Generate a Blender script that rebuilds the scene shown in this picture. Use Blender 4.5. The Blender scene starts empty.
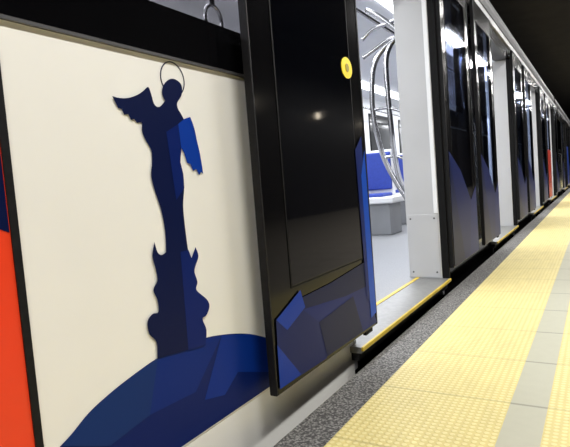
import bpy, bmesh, math, random
from mathutils import Vector, Matrix
random.seed(3)
C = bpy.context.scene.collection
# ---------------------------------------------------------------- camera
F = 520.0
Yc = Vector((313, 60.5, -F)).normalized()
k = (-0.079*313 + 60.5) / F
Zc = Vector((-0.079, 1, k)).normalized()
Xc = Yc.cross(Zc).normalized()
R = Matrix((Xc, Yc, Zc))
CAM = Vector((0.88, 0.0, 0.72))
cd = bpy.data.cameras.new('camera'); cam = bpy.data.objects.new('camera', cd); C.objects.link(cam)
cam.matrix_world = Matrix.Translation(CAM) @ R.to_4x4()
cd.sensor_width = 36; cd.lens = F/570*36; cd.clip_start = 0.02; cd.clip_end = 300
bpy.context.scene.camera = cam
def ray(u, v): return R @ Vector((u-285, 223.5-v, -F))
def onx(u, v, x=0.0):
    d = ray(u, v); t = (x-CAM.x)/d.x; return CAM + d*t
def ony(u, v, y):
    d = ray(u, v); t = (y-CAM.y)/d.y; return CAM + d*t
# ---------------------------------------------------------------- materials
def lin(c):
    return tuple(((x/255)/12.92 if x/255 <= .04045 else ((x/255+.055)/1.055)**2.4) for x in c) + (1,)
def mat(name, rgb, rough=.5, metal=0, var=.06, scale=8, bump=0, emis=0, spec=.5, coat=0, stretch=(1,1,1)):
    m = bpy.data.materials.new(name); m.use_nodes = True; n = m.node_tree; b = n.nodes['Principled BSDF']
    g = n.nodes.new('ShaderNodeNewGeometry'); mp = n.nodes.new('ShaderNodeMapping'); mp.inputs['Scale'].default_value = stretch
    n.links.new(g.outputs['Position'], mp.inputs['Vector'])
    t = n.nodes.new('ShaderNodeTexNoise'); t.inputs['Scale'].default_value = scale; t.inputs['Detail'].default_value = 4
    n.links.new(mp.outputs['Vector'], t.inputs['Vector'])
    r = n.nodes.new('ShaderNodeValToRGB'); c = lin(rgb)
    r.color_ramp.elements[0].position = .3; r.color_ramp.elements[1].position = .7
    r.color_ramp.elements[0].color = tuple(x*(1-var) for x in c[:3])+(1,)
    r.color_ramp.elements[1].color = tuple(min(1, x*(1+var)) for x in c[:3])+(1,)
    n.links.new(t.outputs['Fac'], r.inputs['Fac']); n.links.new(r.outputs['Color'], b.inputs['Base Color'])
    b.inputs['Roughness'].default_value = rough; b.inputs['Metallic'].default_value = metal
    b.inputs['Specular IOR Level'].default_value = spec; b.inputs['Coat Weight'].default_value = coat; b.inputs['Coat Roughness'].default_value = .08
    if bump:
        bp = n.nodes.new('ShaderNodeBump'); bp.inputs['Strength'].default_value = bump; bp.inputs['Distance'].default_value = .01
        n.links.new(t.outputs['Fac'], bp.inputs['Height']); n.links.new(bp.outputs['Normal'], b.inputs['Normal'])
    if emis:
        b.inputs['Emission Color'].default_value = c; b.inputs['Emission Strength'].default_value = emis
    return m
def dotmat(name, rgb, rgb2, pitch, rough=.6, joint=.4, radius=.3, joint_dark=.75, x0=.208, noise_amt=.25, nscale=25, bumpd=.004, streak=1):
    """raised dots laid out on square tiles, with joints every `joint` metres"""
    m = bpy.data.materials.new(name); m.use_nodes = True; n = m.node_tree; b = n.nodes['Principled BSDF']; L = n.links.new
    g = n.nodes.new('ShaderNodeNewGeometry'); s = n.nodes.new('ShaderNodeSeparateXYZ'); L(g.outputs['Position'], s.inputs[0])
    def M(op, a, bb=None, c=None):
        q = n.nodes.new('ShaderNodeMath'); q.operation = op
        for i, v in enumerate((a, bb, c)):
            if v is None: continue
            if isinstance(v, (int, float)): q.inputs[i].default_value = v
            else: L(v, q.inputs[i])
        return q.outputs[0]
    def fr(o, off, p): return M('SUBTRACT', M('FRACT', M('DIVIDE', M('SUBTRACT', o, off), p)), .5)
    fx = fr(s.outputs[0], x0, pitch); fy = fr(s.outputs[1], -20, pitch)
    d = M('SQRT', M('ADD', M('MULTIPLY', fx, fx), M('MULTIPLY', fy, fy)))
    mr = n.nodes.new('ShaderNodeMapRange'); mr.interpolation_type = 'SMOOTHSTEP'
    L(d, mr.inputs['Value']); mr.inputs['From Min'].default_value = radius; mr.inputs['From Max'].default_value = radius+.14
    mr.inputs['To Min'].default_value = 1; mr.inputs['To Max'].default_value = 0
    jy = M('GREATER_THAN', M('ABSOLUTE', fr(s.outputs[1], -20+.08, joint)), .5-.01/joint*.6)
    mp = n.nodes.new('ShaderNodeMapping'); mp.inputs['Scale'].default_value = (1, streak, 1); L(g.outputs['Position'], mp.inputs['Vector'])
    t = n.nodes.new('ShaderNodeTexNoise'); t.inputs['Scale'].default_value = nscale; t.inputs['Detail'].default_value = 6
    L(mp.outputs['Vector'], t.inputs['Vector'])
    mx = n.nodes.new('ShaderNodeMix'); mx.data_type = 'RGBA'; L(mr.outputs[0], mx.inputs[0])
    mx.inputs[6].default_value = lin(rgb); mx.inputs[7].default_value = lin(rgb2)
    nm = M('ADD', M('MULTIPLY', t.outputs['Fac'], noise_amt*2), 1-noise_amt)
    nm = M('MULTIPLY', nm, M('SUBTRACT', 1, M('MULTIPLY', jy, 1-joint_dark)))
    hs = n.nodes.new('ShaderNodeVectorMath'); hs.operation = 'SCALE'; L(mx.outputs[2], hs.inputs[0]); L(nm, hs.inputs['Scale'])
    L(hs.outputs[0], b.inputs['Base Color']); b.inputs['Roughness'].default_value = rough
    if bumpd:
        bp = n.nodes.new('ShaderNodeBump'); bp.inputs['Strength'].default_value = .6; bp.inputs['Distance'].default_value = bumpd
        L(mr.outputs[0], bp.inputs['Height']); L(bp.outputs['Normal'], b.inputs['Normal'])
    return m
def stone(name, dark, light, scale):
    """crushed looking rough stone: light lumps in a darker ground"""
    m = bpy.data.materials.new(name); m.use_nodes = True; n = m.node_tree; b = n.nodes['Principled BSDF']; L = n.links.new
    g = n.nodes.new('ShaderNodeNewGeometry')
    v = n.nodes.new('ShaderNodeTexVoronoi'); v.inputs['Scale'].default_value = scale; L(g.outputs['Position'], v.inputs['Vector'])
    t = n.nodes.new('ShaderNodeTexNoise'); t.inputs['Scale'].default_value = scale*.8; t.inputs['Detail'].default_value = 5; L(g.outputs['Position'], t.inputs['Vector'])
    a = n.nodes.new('ShaderNodeMath'); a.operation = 'MULTIPLY_ADD'; L(v.outputs['Distance'], a.inputs[0]); a.inputs[1].default_value = -.75
    L(t.outputs['Fac'], a.inputs[2])
    r = n.nodes.new('ShaderNodeValToRGB'); L(a.outputs[0], r.inputs['Fac'])
    r.color_ramp.elements[0].position = .0; r.color_ramp.elements[0].color = lin(dark); r.color_ramp.elements[1].position = .42; r.color_ramp.elements[1].color = lin(light)
    L(r.outputs['Color'], b.inputs['Base Color']); b.inputs['Roughness'].default_value = .6
    bp = n.nodes.new('ShaderNodeBump'); bp.inputs['Strength'].default_value = .4; bp.inputs['Distance'].default_value = .003
    L(a.outputs[0], bp.inputs['Height']); L(bp.outputs['Normal'], b.inputs['Normal'])
    return m
cream = mat('cream_painted_metal', (238,237,231), .45, 0, .02, 2, coat=.1)
pr = dict(rough=.4, spec=.12, var=.05, scale=3)
navyM = mat('navy_print', (8,20,62), **pr)
blueD = mat('deep_blue_print', (8,30,96), **pr)
blueM = mat('mid_blue_print', (10,52,146), **pr)
blueB = mat('bright_blue_print', (14,72,178), **pr)
blueG = mat('slate_blue_print', (8,26,84), **pr)
red = mat('red_print', (236,62,22), .4, 0, .05, 3, coat=.1)
redd = mat('dark_red_print', (176,40,24), .4, 0, .05, 3)
black = mat('black_gloss_paint', (8,8,10), .12, 0, .1, 4, spec=.16)
blackm = mat('black_rubber', (12,12,13), .6, 0, .15, 30, spec=.15)
seam = mat('dark_grey_seam', (22,22,24), .5, 0, .3, 60, spec=.2)
glassb = mat('smoked_glass', (4,5,9), .05, 0, .1, 3, spec=.26)
grey = mat('light_grey_jamb_paint', (180,181,184), .4, 0, .03, 4)
greyc = mat('cornice_grey_metal', (110,111,112), .4, .2, .06, 6)
greyd = mat('mid_grey_metal', (86,86,88), .4, .3, .06, 10)
steel = mat('brushed_steel', (176,176,180), .2, .95, .05, 20)
sillm = mat('ribbed_aluminium', (132,132,130), .4, .5, .1, 40)
yel = mat('yellow_paint', (196,168,44), .5, 0, .15, 20)
yelb = mat('yellow_button', (240,214,20), .4, 0, .03, 10, emis=.2)
olive = mat('button_centre', (168,152,28), .4, 0, .05, 10)
white = mat('white_interior_laminate', (228,230,233), .4, 0, .03, 4)
seatw = mat('white_seat_shell', (218,219,223), .35, 0, .03, 4)
boxg = mat('grey_seat_box', (124,126,130), .5, 0, .05, 6)
seatb = mat('blue_seat_fabric', (38,62,152), .6, 0, .12, 60)
lampw = mat('lit_diffuser', (245,248,255), .5, emis=13)
wlamp = mat('lit_round_glass', (255,240,214), .5, emis=12)
intlamp = mat('interior_lit_diffuser', (250,252,255), .5, emis=5)
darkc = mat('dark_concrete', (34,31,29), .85, 0, .3, 3, bump=.3)
walltile = dotmat('dark_wall_tile', (50,46,46), (58,54,54), .3, .4, .6, .42, .3, x0=0, noise_amt=.3, nscale=2)
roofm = mat('dark_roof_metal', (20,20,21), .5, .2, .1, 5)
under = mat('dark_underframe', (14,13,13), .7, 0, .3, 10)
bumpy = stone('rough_grey_edge_stone', (60,59,58), (152,150,146), 130)
yt = dotmat('yellow_tactile_paving', (214,197,128), (228,214,152), .0208, .5, .4, .28, .82, x0=.208, noise_amt=.16, nscale=22, bumpd=.003, streak=.25)
gt = dotmat('beige_grey_tile', (180,178,158), (180,178,158), .05, .5, .4, .3, .6, x0=.624, noise_amt=.05, bumpd=0.0)
ft = dotmat('beige_floor_tile', (150,142,130), (156,148,136), .4, .45, .4, .4, .7, x0=1.1, noise_amt=.12)
ifl = mat('speckled_rubber_floor', (124,126,130), .5, 0, .16, 120)
def glass(name, tr, gf=.06):
    m = bpy.data.materials.new(name); m.use_nodes = True; n = m.node_tree; b = n.nodes['Principled BSDF']
    t = n.nodes.new('ShaderNodeBsdfTransparent'); t.inputs[0].default_value = tr+(1,)
    gl = n.nodes.new('ShaderNodeBsdfGlossy'); gl.inputs['Roughness'].default_value = .04
    mx = n.nodes.new('ShaderNodeMixShader'); mx.inputs[0].default_value = gf
    n.links.new(t.outputs[0], mx.inputs[1]); n.links.new(gl.outputs[0], mx.inputs[2])
    n.links.new(mx.outputs[0], n.nodes['Material Output'].inputs[0]); n.nodes.remove(b)
    return m
clear = glass('tinted_window_glass', (.66,.65,.67))
tint = glass('dark_blue_tinted_glass', (.60,.66,.80), .16)
# ---------------------------------------------------------------- geometry helpers
ORG = {}
def box(bm, x0, x1, y0, y1, z0, z1, bev=0):
    r = bmesh.ops.create_cube(bm, size=1)
    for v in r['verts']:
        v.co = Vector(((x0+x1)/2 + v.co.x*(x1-x0), (y0+y1)/2 + v.co.y*(y1-y0), (z0+z1)/2 + v.co.z*(z1-z0)))
    if bev:
        es = list({e for v in r['verts'] for e in v.link_edges})
        bmesh.ops.bevel(bm, geom=es, offset=bev, segments=3, profile=.5, affect='EDGES')
    return bm
def tube(bm, pts, r, n=10):
    pts = [Vector(p) for p in pts]; rings = []
    up = Vector((0,0,1))
    prev = None
    for i, p in enumerate(pts):
        d = (pts[min(i+1, len(pts)-1)] - pts[max(i-1, 0)]).normalized()
        a = d.cross(up if prev is None else prev)
        if a.length < 1e-4: a = d.cross(Vector((1,0,0)))
        if prev is not None: a = prev - d*prev.dot(d); 
        a.normalize(); b = d.cross(a); prev = a.copy()
        rings.append([bm.verts.new(p + (a*math.cos(2*math.pi*j/n) + b*math.sin(2*math.pi*j/n))*r) for j in range(n)])
    for q in range(len(rings)-1):
        for j in range(n):
            bm.faces.new((rings[q][j], rings[q][(j+1) % n], rings[q+1][(j+1) % n], rings[q+1][j]))
    bm.faces.new(rings[0][::-1]); bm.faces.new(rings[-1])
    return bm
def smooth(pts, n=6):
    pts = [Vector(p) for p in pts]; out = []
    for i in range(len(pts)-1):
        p0 = pts[max(i-1,0)]; p1 = pts[i]; p2 = pts[i+1]; p3 = pts[min(i+2,len(pts)-1)]
        for q in range(n):
            t = q/n
            out.append(.5*((2*p1)+(-p0+p2)*t+(2*p0-5*p1+4*p2-p3)*t*t+(-p0+3*p1-3*p2+p3)*t**3))
    out.append(pts[-1]); return out
def disc(bm, c, r0, r1, x0, x1, n=32):
    """ring (r0>0) or disc facing +x between x0 and x1"""
    if r0 == 0:
        q = bmesh.ops.create_cone(bm, cap_ends=True, segments=n, radius1=r1, radius2=r1, depth=x1-x0)
        for v in q['verts']: v.co = Vector(((x0+x1)/2+v.co.z, c[0]+v.co.x, c[1]+v.co.y))
    else:
        V = []
        for j in range(n):
            a = 2*math.pi*j/n; ca, sa = math.cos(a), math.sin(a)
            V.append([bm.verts.new((x, c[0]+r*ca, c[1]+r*sa)) for x, r in ((x0,r0),(x1,r0),(x1,r1),(x0,r1))])
        for j in range(n):
            for q in range(4): bm.faces.new((V[j][q], V[j][(q+1)%4], V[(j+1)%n][(q+1)%4], V[(j+1)%n][q]))
    return bm
def hole_plate(bm, x0, x1, o, h):
    """rectangular plate o=(y0,y1,z0,z1) with one rectangular hole h, as one closed surface"""
    def loop(x, r): return [bm.verts.new((x, y, z)) for y, z in ((r[0],r[2]),(r[1],r[2]),(r[1],r[3]),(r[0],r[3]))]
    A, Bq, Cq, D = loop(x1, o), loop(x1, h), loop(x0, h), loop(x0, o); L = [A, Bq, Cq, D]
    for i in range(4):
        P_, Q_ = L[i], L[(i+1) % 4]
        for j in range(4): bm.faces.new((P_[j], P_[(j+1)%4], Q_[(j+1)%4], Q_[j]))
    return bm
def root(name, loc, label=None, cat=None, group=None):
    o = bpy.data.objects.new(name, None); C.objects.link(o); o.location = loc; ORG[o.name] = Vector(loc)
    if label: o['label'] = label
    if cat: o['category'] = cat
    if group: o['group'] = group
    return o
def obj(name, bm, m, parent=None, kind=None, sm=False, label=None):
    me = bpy.data.meshes.new(name)
    bmesh.ops.recalc_face_normals(bm, faces=bm.faces[:])
    if parent is not None: org = ORG[parent.name]
    else:
        lo = [min(v.co[i] for v in bm.verts) for i in range(3)]; hi = [max(v.co[i] for v in bm.verts) for i in range(3)]
        org = Vector(((lo[0]+hi[0])/2, (lo[1]+hi[1])/2, lo[2]))
    for v in bm.verts: v.co -= org
    if sm:
        for f in bm.faces: f.smooth = True
    bm.to_mesh(me); bm.free()
    for mm in (m if isinstance(m, (list, tuple)) else [m]): me.materials.append(mm)
    o = bpy.data.objects.new(name, me); C.objects.link(o)
    if parent is not None: o.parent = parent
    else: o.location = org
    ORG[o.name] = org
    if kind: o['kind'] = kind
    if label: o['label'] = label
    return o
def B(*a, **k): return box(bmesh.new(), *a, **k)
from mathutils.geometry import tessellate_polygon
def decal(name, polys, mats, parent, x, label=None):
    """flat print on the side of the train: polygons given as points on that plane"""
    bm = bmesh.new()
    for i, (pts, mi) in enumerate(polys):
        xx = x+.0003*i
        vs = [bm.verts.new((xx, p.y, p.z)) for p in pts]
        for t in tessellate_polygon([[Vector((p.y, p.z, 0)) for p in pts]]):
            try: f = bm.faces.new([vs[j] for j in t]); f.material_index = mi
            except ValueError: pass
    bm.normal_update()
    for f in bm.faces:
        if f.normal.x < 0: f.normal_flip()
    me = bpy.data.meshes.new(name); org = ORG[parent.name]
    for v in bm.verts: v.co -= org
    bm.to_mesh(me); bm.free()
    for m in mats: me.materials.append(m)
    o = bpy.data.objects.new(name, me); C.objects.link(o); o.parent = parent; ORG[o.name] = org
    if label: o['label'] = label
    return o
# ---------------------------------------------------------------- setting
S = 'structure'
obj('floor', B(1.135, 5.2, -6, 70, -1.3, 0), ft, kind=S)
obj('trim_1', B(.075, .208, -6, 70, -.25, 0), bumpy, kind=S)
obj('trim_2', B(.208, .624, -6, 70, -.25, 0.001), yt, kind=S)
obj('trim_3', B(.624, .728, -6, 70, -.25, 0), gt, kind=S)
obj('trim_4', B(.728, 1.135, -6, 70, -.25, 0.001), yt, kind=S)
obj('floor_track', B(-4.2, .35, -6, 70, -1.4, -1.3), darkc, kind=S)
obj('wall_platform_edge', B(.3, 1.135, -6, 70, -1.3, -.25), darkc, kind=S)
obj('ceiling', B(-4.2, 5.2, -6, 70, 4.1, 4.3), darkc, kind=S)
obj('wall_left', B(-4.4, -4.2, -6, 70, -1.4, 4.3), darkc, kind=S)
obj('wall_right', B(5.2, 5.4, -6, 70, -1.3, 4.3), walltile, kind=S)
obj('wall_back', B(-4.4, 5.4, 70, 70.2, -1.4, 4.3), darkc, kind=S)
obj('wall_front', B(-4.4, 5.4, -6.2, -6, -1.4, 4.3), darkc, kind=S)
# ---------------------------------------------------------------- carriage
ZS, ZP, ZB, ZW0, ZW1, ZC = -.35, .115, 1.05, 1.175, 1.95, 2.13
W = -2.75
LX0, LX1 = .046, .07
LB = .72 - .737*(CAM.x-LX1)
SW = .015     # width of the seam at the left end of the printed panel
def leaf(p, y0, y1, hinge, paint=False, lower=None, through=True, ltop=1.3):
    ya, yb = y0+.11, y1-.11
    if through:
        lf = obj('door_leaf', hole_plate(bmesh.new(), LX0, LX1, (y0, y1, LB, 2.1), (ya, yb, .42, 1.93)), black, p)
        obj('window_pane', B(LX1-.006, LX1+.001, ya, yb, .42, 1.93), tint, lf)
    else:
        ya = y0+.13
        lf = obj('door_leaf', B(LX0, LX1, y0, y1, LB, 2.1, bev=.003), black, p)
        obj('window_pane', B(LX1-.002, LX1+.002, ya, yb, .42, 1.93, bev=.001), glassb, lf)
    if lower: obj('painted_panel', B(LX1-.001, LX1+.0015, y0+.01, y1-.012, LB+.01, ltop), lower, lf)
    if paint:     # angular blue print along the foot of the leaf
        pts = lambda l: [Vector((0, y0+a*(y1-y0), LB+b)) for a, b in l]
        decal('blue_print', [(pts([(.015,.005),(.985,.005),(.985,.50),(.75,.40),(.4,.62),(.015,.75)]), 0), (pts([(.015,.005),(.4,.005),(.25,.3),(.015,.75)]), 2), (pts([(.6,.005),(.985,.005),(.985,.50),(.75,.40)]), 1)],
              [blueG, blueD, navyM], lf, LX1+.0035)
    e = .006
    obj('window_gasket', hole_plate(bmesh.new(), LX1-.001, LX1+.002, (ya-e, yb+e, .42-e, 1.93+e), (ya, yb, .42, 1.93)), blackm, lf)
    yy = y1 if hinge < 0 else y0
    obj('edge_seal', B(LX0-.002, LX1+.002, yy-.008, yy+.005, LB+.003, 2.097, bev=.002), seam, lf)
    yy = y0 if hinge < 0 else y1
    obj('edge_trim', B(LX0+.002, LX1+.003, yy-.003, yy+.005, LB+.003, 2.097, bev=.002), seam, lf)
    if hinge < 0: obj('guide_shoe', B(LX0+.003, LX1-.008, y1-.1, y1-.03, LB-.02, LB+.002), blackm, lf)
    return lf
def seat_row(p, y, x0=-2.62, nseat=3):
    """row of transverse seats: the box under them, white shells, blue cushions"""
    w = .44; x1 = x0+w*nseat
    s = obj('seat', B(x0, x1+.12, y-.0, y+.5, .44, .52, bev=.02), seatw, p)
    obj('seat_box', B(x0, x1+.06, y+.05, y+.45, .06, .445, bev=.015), boxg, s)
    for i in range(nseat):
        a = x0 + i*w
        obj('seat_cushion', B(a+.03, a+w-.03, y+.08, y+.44, .515, .56, bev=.018), seatb, s)
        obj('back_shell', B(a+.015, a+w-.015, y+.46, y+.52, .5, 1.10, bev=.025), seatw, s)
        obj('back_cushion', B(a+.035, a+w-.035, y+.425, y+.465, .6, 1.07, bev=.018), seatb, s)
def carriage(y0, y1, doors, label, first=False, lowers={}):
    p = root('train_carriage', (W/2, (y0+y1)/2, -1.3), label, 'train carriage', 'carriages of the train')
    obj('underframe', B(W+.2, -.22, y0+.1, y1-.1, -.75, 0), under, p)
    for yb in (y0+2.2, y1-2.2):
        bg = obj('bogie', B(W+.7, -.7, yb-1.2, yb+1.2, -.95, -.74, bev=.03), under, p)
        for dy in (-.9, .9):
            for xx in (-.75, W+.75):
                bm = bmesh.new()
                c = bmesh.ops.create_cone(bm, cap_ends=True, segments=32, radius1=.4, radius2=.4, depth=.12)
                for v in c['verts']: v.co = Vector((xx+v.co.z, yb+dy+v.co.x, -.9+v.co.y))
                obj('wheel', bm, under, bg)
    obj('floor_panel', B(W+.05, -.14, y0, y1, 0, .06), ifl, p)
    obj('ceiling_panel', B(W+.05, -.02, y0, y1, 2.22, 2.26), white, p)
    bm = bmesh.new(); box(bm, W, .0, y0, y1, 2.262, 2.5, bev=.1); obj('roof', bm, roofm, p)
    obj('cornice', B(-.12, .045, y0, y1, ZC, 2.2, bev=.012), greyc, p)
    obj('door_track_cover', B(-.12, .028, y0, y1, 2.0, ZC-.002), black, p)
    for xx in (-.55, -2.2):
        obj('ceiling_lamp', B(xx-.09, xx+.09, y0+.3, y1-.3, 2.19, 2.221, bev=.01), intlamp, p)
    obj('far_wall', B(W, W+.08, y0, y1, -.3, 2.262), white, p)
    yy = y0+.7
    while yy+1.2 < y1:
        obj('far_window', B(W+.078, W+.1, yy, yy+1.2, 1.12, 1.95, bev=.01), black, p)
        yy += 1.65
    obj('end_wall', B(W+.08, -.01, y0, y0+.05, .06, 2.22), white, p)
    obj('end_wall', B(W+.08, -.01, y1-.05, y1, .06, 2.22), white, p)
    edges = [y0] + [e for d in doors for e in d] + [y1]
    for i in range(0, len(edges), 2):
        a, b = edges[i], edges[i+1]
        if first and i == 0:
            ye = onx(20,245).y
            obj('side_panel', B(-.08, 0, a, ye-SW, ZP, ZB), red, p, label='red end of the livery')
            obj('panel_seam', B(-.08, .003, ye-SW, ye, ZS+.02, ZB), seam, p)
            obj('side_panel', B(-.08, 0, ye, b-.03, ZP, ZB), cream, p, label='cream panel printed with a blue winged statue')
            obj('skirt', B(-.08, -.002, ye, b-.03, ZS, ZP-.003), cream, p)
            obj('skirt', B(-.08, -.002, a, ye-SW, ZS, ZP-.003), red, p)
        else:
            obj('side_panel', B(-.08, 0, a+.03, b-.03, ZP, ZB), black, p)
            obj('skirt', B(-.08, -.003, a+.03, b-.03, ZS, ZP-.004), black, p)
        obj('inner_wall', B(-.2, -.16, a+.03, b-.03, .06, ZW0), white, p)
        hw = .12 if (first and i == 0) else .05
        wf = obj('window_frame', hole_plate(bmesh.new(), -.2, .006, (a+.03, b-.03, ZB+.009, 2.0), (a+hw, b-hw, ZW0, ZW1)), black, p)
        obj('lower_trim', B(-.05, .008, a+.03, b-.03, ZB, ZB+.007), greyd, p)
        obj('window_pane', B(-.045, -.037, a+hw, b-hw, ZW0, ZW1), clear, wf)
        if not (first and i == 0) and b-a > 1.6:
            obj('window_bar', B(-.06, -.02, (a+b)/2-.03, (a+b)/2+.03, ZW0, ZW1), black, wf)
    for j, (a, b) in enumerate(doors):
        s0 = onx(362,350,.05).y if (first and j == 0) else a-.1
        obj('door_sill', B(-.14, .046, s0, b, .035, .06), sillm, p)
        obj('sill_edge', B(.046, .057, s0, b, .044, .062, bev=.003), yel, p)
        obj('sill_bracket', B(-.1, .03, s0+.01, b, .0, .035), under, p)
        obj('floor_line', B(-.17, -.147, a, b, .058, .063), yel, p)
        for s, e in ((a, -1), (b, 1)):
            bm = bmesh.new()
            if e > 0: box(bm, -.215, .0, b, b+.03, -.05, 2.0, bev=.004)
            else: box(bm, -.215, .0, a-.03, a, -.05, 2.0, bev=.004)
            jb = obj('door_jamb', bm, grey, p)
            if e > 0:
                obj('rubber_seal', B(0, .044, b+.002, b+.028, .06, 2.0), blackm, jb)
                if first and j == 0:
                    zs = ony(422, 214, b).z
                    obj('cover_plate', B(-.205, -.01, b-.004, b+.001, .065, zs-.003, bev=.0015), grey, jb)
                    obj('corner_strip', B(-.03, -.004, b-.006, b+.001, zs+.002, 1.99, bev=.002), white, jb)
                    for xx, zz in ((-.185, zs-.03), (-.03, zs-.03), (-.185, .1), (-.03, .1)):
                        bm = bmesh.new(); c_ = bmesh.ops.create_cone(bm, cap_ends=True, segments=14, radius1=.006, radius2=.006, depth=.003)
                        for v in c_['verts']: v.co = Vector((xx+v.co.x, b-.0055+v.co.z, zz+v.co.y))
                        obj('screw', bm, greyd, jb)
        lw = .81
        if first and j == 0:
            ly0, ly1 = onx(277,396,LX1).y, onx(377,325,LX1).y
            L1 = leaf(p, ly0, ly1, -1, through=False)
            c = onx(346, 68, LX1)
            bm = disc(bmesh.new(), (0, 0), .0, .04, LX1, LX1+.004)
            for v in bm.verts: v.co.y = c.y + v.co.y*1.2; v.co.z = c.z + v.co.z
            obj('door_button', bm, yelb, L1, label='round yellow door button')
            obj('button_centre', disc(bmesh.new(), (c.y, c.z), 0, .016, LX1+.003, LX1+.0055), olive, L1)
            q = lambda pts: [onx(u, v, LX1) for u, v in pts]
            decal('blue_print', [
                (q([(275,320),(300,298),(330,283),(364,262),(369,300),(376,322),(279,389)]), 4),  # navy carried higher than the print, added to cover the yellow paving's reflection
                (q([(275,322),(300,310),(345,296),(366,286),(376,322),(279,389)]), 0),
                (q([(275,322),(300,308),(318,322),(326,358),(279,389)]), 3),
                (q([(279,389),(276,345),(300,374)]), 1),
                (q([(275,320),(299,290),(304,307),(286,330)]), 1),
                (q([(318,322),(352,296),(362,331),(326,356)]), 4),
                (q([(354,150),(360,136),(371,300),(366,300)]), 0),
                (q([(360,176),(363,150),(375,312),(370,318)]), 2),
            ], [blueD, blueM, blueB, blueG, navyM], L1, LX1+.0035)
            leaf(p, b+.03, b+.03+lw, 1, paint=True)
        else:
            leaf(p, a-lw, a-.02, -1, lower=lowers.get((j,0)), paint=(j,0) not in lowers, ltop=1.05); leaf(p, b+.03, b+.03+lw, 1, lower=lowers.get((j,1)), paint=(j,1) not in lowers)
    return p
P = 3.31
o0 = onx(435,150).y
opens = [(o0-1.4+P*i, o0+P*i) for i in range(4)]
c1 = carriage(-3.2, opens[-1][1]+1.5, opens, 'nearest carriage with a blue winged statue printed on its cream side', first=True, lowers={(3,0): redd})
L2 = 15.0
ys = opens[-1][1]+1.5+.6
for n_, lab in enumerate(('second carriage along the platform, coupled beyond the one with the statue print', 'last visible carriage at the far dark end of the platform')):
    a = ys + n_*(L2+.6)
    carriage(a, a+L2, [(a+1.4+P*i+.0, a+2.9+P*i) for i in range(4)], lab, lowers={(0,1): blueM, (1,1): yel, (2,0): cream})
    g = root('gangway_bellows', (-1.37, a-.3, -.2), 'black bellows joining %s carriage' % ('the nearest carriage to the second' if n_ == 0 else 'the second carriage to the last'), 'gangway', 'gangway bellows between carriages')
    for q in range(6):
        yy = a-.6+.1*q
        bm = bmesh.new(); box(bm, W+.25, -.3, yy+.01, yy+.09, 0, .06); box(bm, W+.25, -.3, yy+.01, yy+.09, 2.1, 2.2)
        box(bm, W+.25, W+.33, yy+.01, yy+.09, .06, 2.1); box(bm, -.38, -.3, yy+.01, yy+.09, .06, 2.1)
        obj('bellows_fold', bm, blackm, g)
# livery print on the nearest carriage
def pj(pts, x=.002): return [onx(u, v, x) for u, v in pts]
def sm2(pts): return [(p.x, p.y) for p in smooth([Vector((a, b, 0)) for a, b in pts], 4)]
wing = sm2([(190,117),(194,128),(197,142),(200,155),(203,174)]) + [(201,172),(199,175),(196,169),(193,171),(190,164),(187,163),(184,153),(181,148)]
fig = (sm2([(165,101),(162,94),(163,86),(168,80),(174,79),(180,83),(182,89),(181,96),(177,103),(178,109),(181,114),(184,120)]) +
       wing + sm2([(181,152),(180,162),(183,174),(184,188),(183,206),(185,228),(188,251)]) +
       sm2([(166,253),(165,232),(161,210),(155,192),(151,176),(152,162),(151,150),(146,141),(142,132),(142,124),(141,122)]) +
       [(137,123),(134,119),(131,120),(128,114),(124,115),(122,109),(118,108),(112,96)] + sm2([(112,96),(119,98),(128,98),(137,95),(143,91),(148,87),(151,94),(154,104),(159,107),(165,101)])[1:-1])
fac1 = [(178,124),(184,119)] + wing
fac2 = [(166,132),(178,124),(181,148),(180,162),(183,174),(184,188),(176,200)]
ped = ([(166,252),(188,250)] + sm2([(188,250),(191,258),(194,255),(195,247)])[1:] + sm2([(195,247),(198,256),(195,266),(194,272),(197,282),(196,290),(206,299),(209,306),(206,315),(202,319),(206,330),(205,345)])[1:] +
       [(157,358)] + sm2([(157,358),(156,342),(149,334),(147,322),(152,314),(158,312),(157,300),(153,290),(157,280),(155,268),(152,256),(154,242)])[1:] + sm2([(154,242),(157,252),(161,255),(166,252)])[1:-1])
fac3 = [(180,252),(188,250),(191,258),(195,247),(198,256)] + sm2([(195,266),(194,272),(197,282),(196,290),(206,299),(209,306),(206,315),(202,319),(206,330),(205,345)]) + [(188,350)]
zl = ZP+.004
hill = pj(sm2([(60,447),(72,434),(90,412),(112,392),(135,374),(158,358),(180,347),(205,338),(230,334),(250,334),(268,338)]))
hill = [Vector((0, hill[0].y-.085, zl))] + hill + [Vector((0, hill[-1].y+.1, hill[-1].z-.03)), Vector((0, hill[-1].y+.1, zl))]
hf1 = pj([(158,358),(180,347),(205,339),(222,335),(196,392),(150,415)])
hf2 = pj([(222,335),(250,334),(268,338),(272,372),(238,372),(225,395),(205,400)])
hf3 = pj([(62,446),(72,434),(90,412),(112,392),(135,374),(158,358),(150,415),(110,446)])
sp = [o for o in c1.children if o.get('label','').startswith('cream panel')][0]
decal('hill_print', [(hill, 0), (hf1, 1), (hf2, 2), (hf3, 3)], [mat('hill_print_base',(8,30,94),**pr), mat('hill_print_middle',(9,40,116),**pr), mat('hill_print_right',(10,46,132),**pr), mat('hill_print_left',(18,48,106),**pr)], sp, .001, 'blue rounded hill')
decal('statue_print', [(pj(fig), 0), (pj(fac1), 2), (pj(fac2), 1), (pj(ped), 0), (pj(fac3), 1)], [navyM, blueD, mat('wing_print',(12,56,152),**pr)], sp, .0025, 'blue winged statue standing on a carved column')
hc = onx(173,79,.002); hr = (onx(184.5,79,.002).y-hc.y)
obj('halo_print', disc(bmesh.new(), (hc.y, hc.z), hr*.94, hr, .0005, .0015, 48), navyM, sp)
ru = onx(0,228).z
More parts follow.
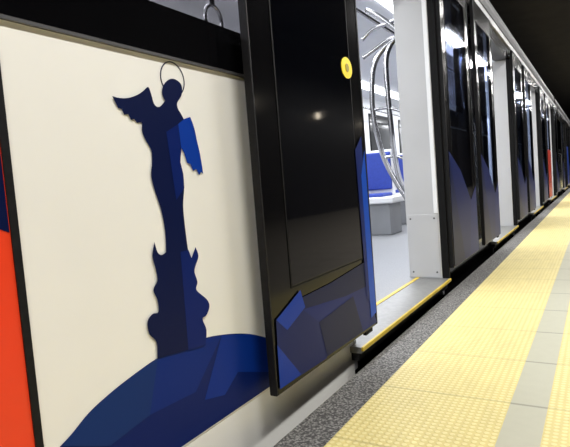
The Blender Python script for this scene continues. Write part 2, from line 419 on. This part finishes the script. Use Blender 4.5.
decal('livery_print', [([Vector((0,-3.1,ru+.1)), Vector((0,.30,ru+.09)), Vector((0,.40,ru+.05)), Vector((0,onx(20,245).y-SW-.002,ru-.01)), Vector((0,onx(20,245).y-SW-.002,ZB-.002)), Vector((0,-3.1,ZB-.002))], 0)], [navyM],
      [o for o in c1.children if o.get('label','').startswith('red end')][0], .001, 'dark navy upper part')
# interior of the nearest carriage
for y in (5.85, 7.2, 8.6, 10.2):
    seat_row(c1, y, nseat=3)
yr = o0+.35
for pts, rr in ((((366,10),(378,16),(392,26),(398,34),(390,46),(386,62),(388,95),(391,125),(394,150),(400,180),(412,196)), .019),
                (((402,24),(398,36),(384,48),(374,66),(372,95),(375,125),(384,158),(398,185),(412,206)), .019),
                (((362,40),(372,30),(386,24),(400,18)), .014),
                (((363,58),(374,50),(388,40),(402,36)), .014),
                (((373,110),(388,108),(404,112)), .011), (((383,158),(396,156),(406,160)), .011)):
    obj('grab_rail', tube(bmesh.new(), smooth([ony(u,v,yr) for u,v in pts]), rr), steel, c1, sm=True)
obj('grab_rail', tube(bmesh.new(), [(-.6, 1.2, 1.98), (-.6, 12, 1.98)], .015), steel, c1, sm=True)
obj('grab_rail', tube(bmesh.new(), [(-2.3, 1.2, 1.9), (-2.3, 12, 1.9)], .015), steel, c1, sm=True)
for yy in (6.4, 7.75, 9.15):
    obj('grab_pole', tube(bmesh.new(), [(-1.05, yy, .06), (-1.05, yy, 2.22)], .017), steel, c1, sm=True)
obj('grab_rail', tube(bmesh.new(), [(-2.0, -2.6, 1.95), (-2.0, 6, 1.95)], .02), greyd, c1, sm=True)
obj('grab_rail', tube(bmesh.new(), [(-.6, -2.6, 1.98), (-.6, 1.2, 1.98)], .018), steel, c1, sm=True)
yy = 1.95
s0 = Vector((-.6, yy, 1.47))
hs_ = obj('hand_strap', tube(bmesh.new(), [(-.6, yy, 1.98), (-.6, yy, 1.57)], .012), blackm, c1)
obj('strap_ring', tube(bmesh.new(), smooth([s0+Vector((0,.06*math.sin(t*math.pi/4), .07*math.cos(t*math.pi/4)+.035)) for t in range(9)], 3), .009), steel, hs_, sm=True)
# ---------------------------------------------------------------- platform lamps
for i in range(16):
    y = -4.5 + i*2.6
    t = root('fluorescent_lamp', (1.7, y, 4.1), 'long white tube lamp hanging in a row above the platform', 'lamp', 'tube lamps above the platform')
    obj('lamp_housing', B(1.6, 1.8, y-.8, y+.8, 3.54, 3.62, bev=.01), greyd, t)
    obj('lamp_tube', tube(bmesh.new(), [(1.7, y-.76, 3.5), (1.7, y+.76, 3.5)], .03), lampw, t, sm=True)
    for s in (-.5, .5): obj('lamp_hanger', tube(bmesh.new(), [(1.7, y+s, 3.6), (1.7, y+s, 4.1)], .008), greyd, t)
    if i < 13:
        ld = bpy.data.lights.new('tube_light', 'AREA'); ld.shape = 'RECTANGLE'; ld.size = .15; ld.size_y = 1.5
        ld.energy = 76; ld.color = (1, .98, .945)
        lo = bpy.data.objects.new('tube_light', ld); C.objects.link(lo); lo.location = (1.7, y, 3.44)
for i in range(6):   # round lamps on the wall behind the platform, mirrored in the dark door glass
    y = 2.6 + 3*i; zz = 2.42
    t = root('wall_lamp', (5.2, y, zz), 'small round lamp on the wall behind the platform', 'lamp', 'round lamps on the platform wall')
    obj('mount', disc(bmesh.new(), (y, zz), 0, .11, 5.14, 5.2), greyd, t); obj('lit_glass', disc(bmesh.new(), (y, zz), 0, .08, 5.11, 5.141), wlamp, t)
for i in range(6):
    ld = bpy.data.lights.new('saloon_light', 'AREA'); ld.shape = 'RECTANGLE'; ld.size = .3; ld.size_y = 2.2
    ld.energy = 56; ld.color = (.95, .97, 1)
    lo = bpy.data.objects.new('saloon_light', ld); C.objects.link(lo); lo.location = (-1.35, .2+i*2.9, 2.18)
w = bpy.data.worlds.new('World'); bpy.context.scene.world = w; w.use_nodes = True
w.node_tree.nodes['Background'].inputs[0].default_value = (.02,.02,.022,1); w.node_tree.nodes['Background'].inputs[1].default_value = .5
bpy.context.scene.view_settings.view_transform = 'Standard'
bpy.context.scene.view_settings.look = 'None'
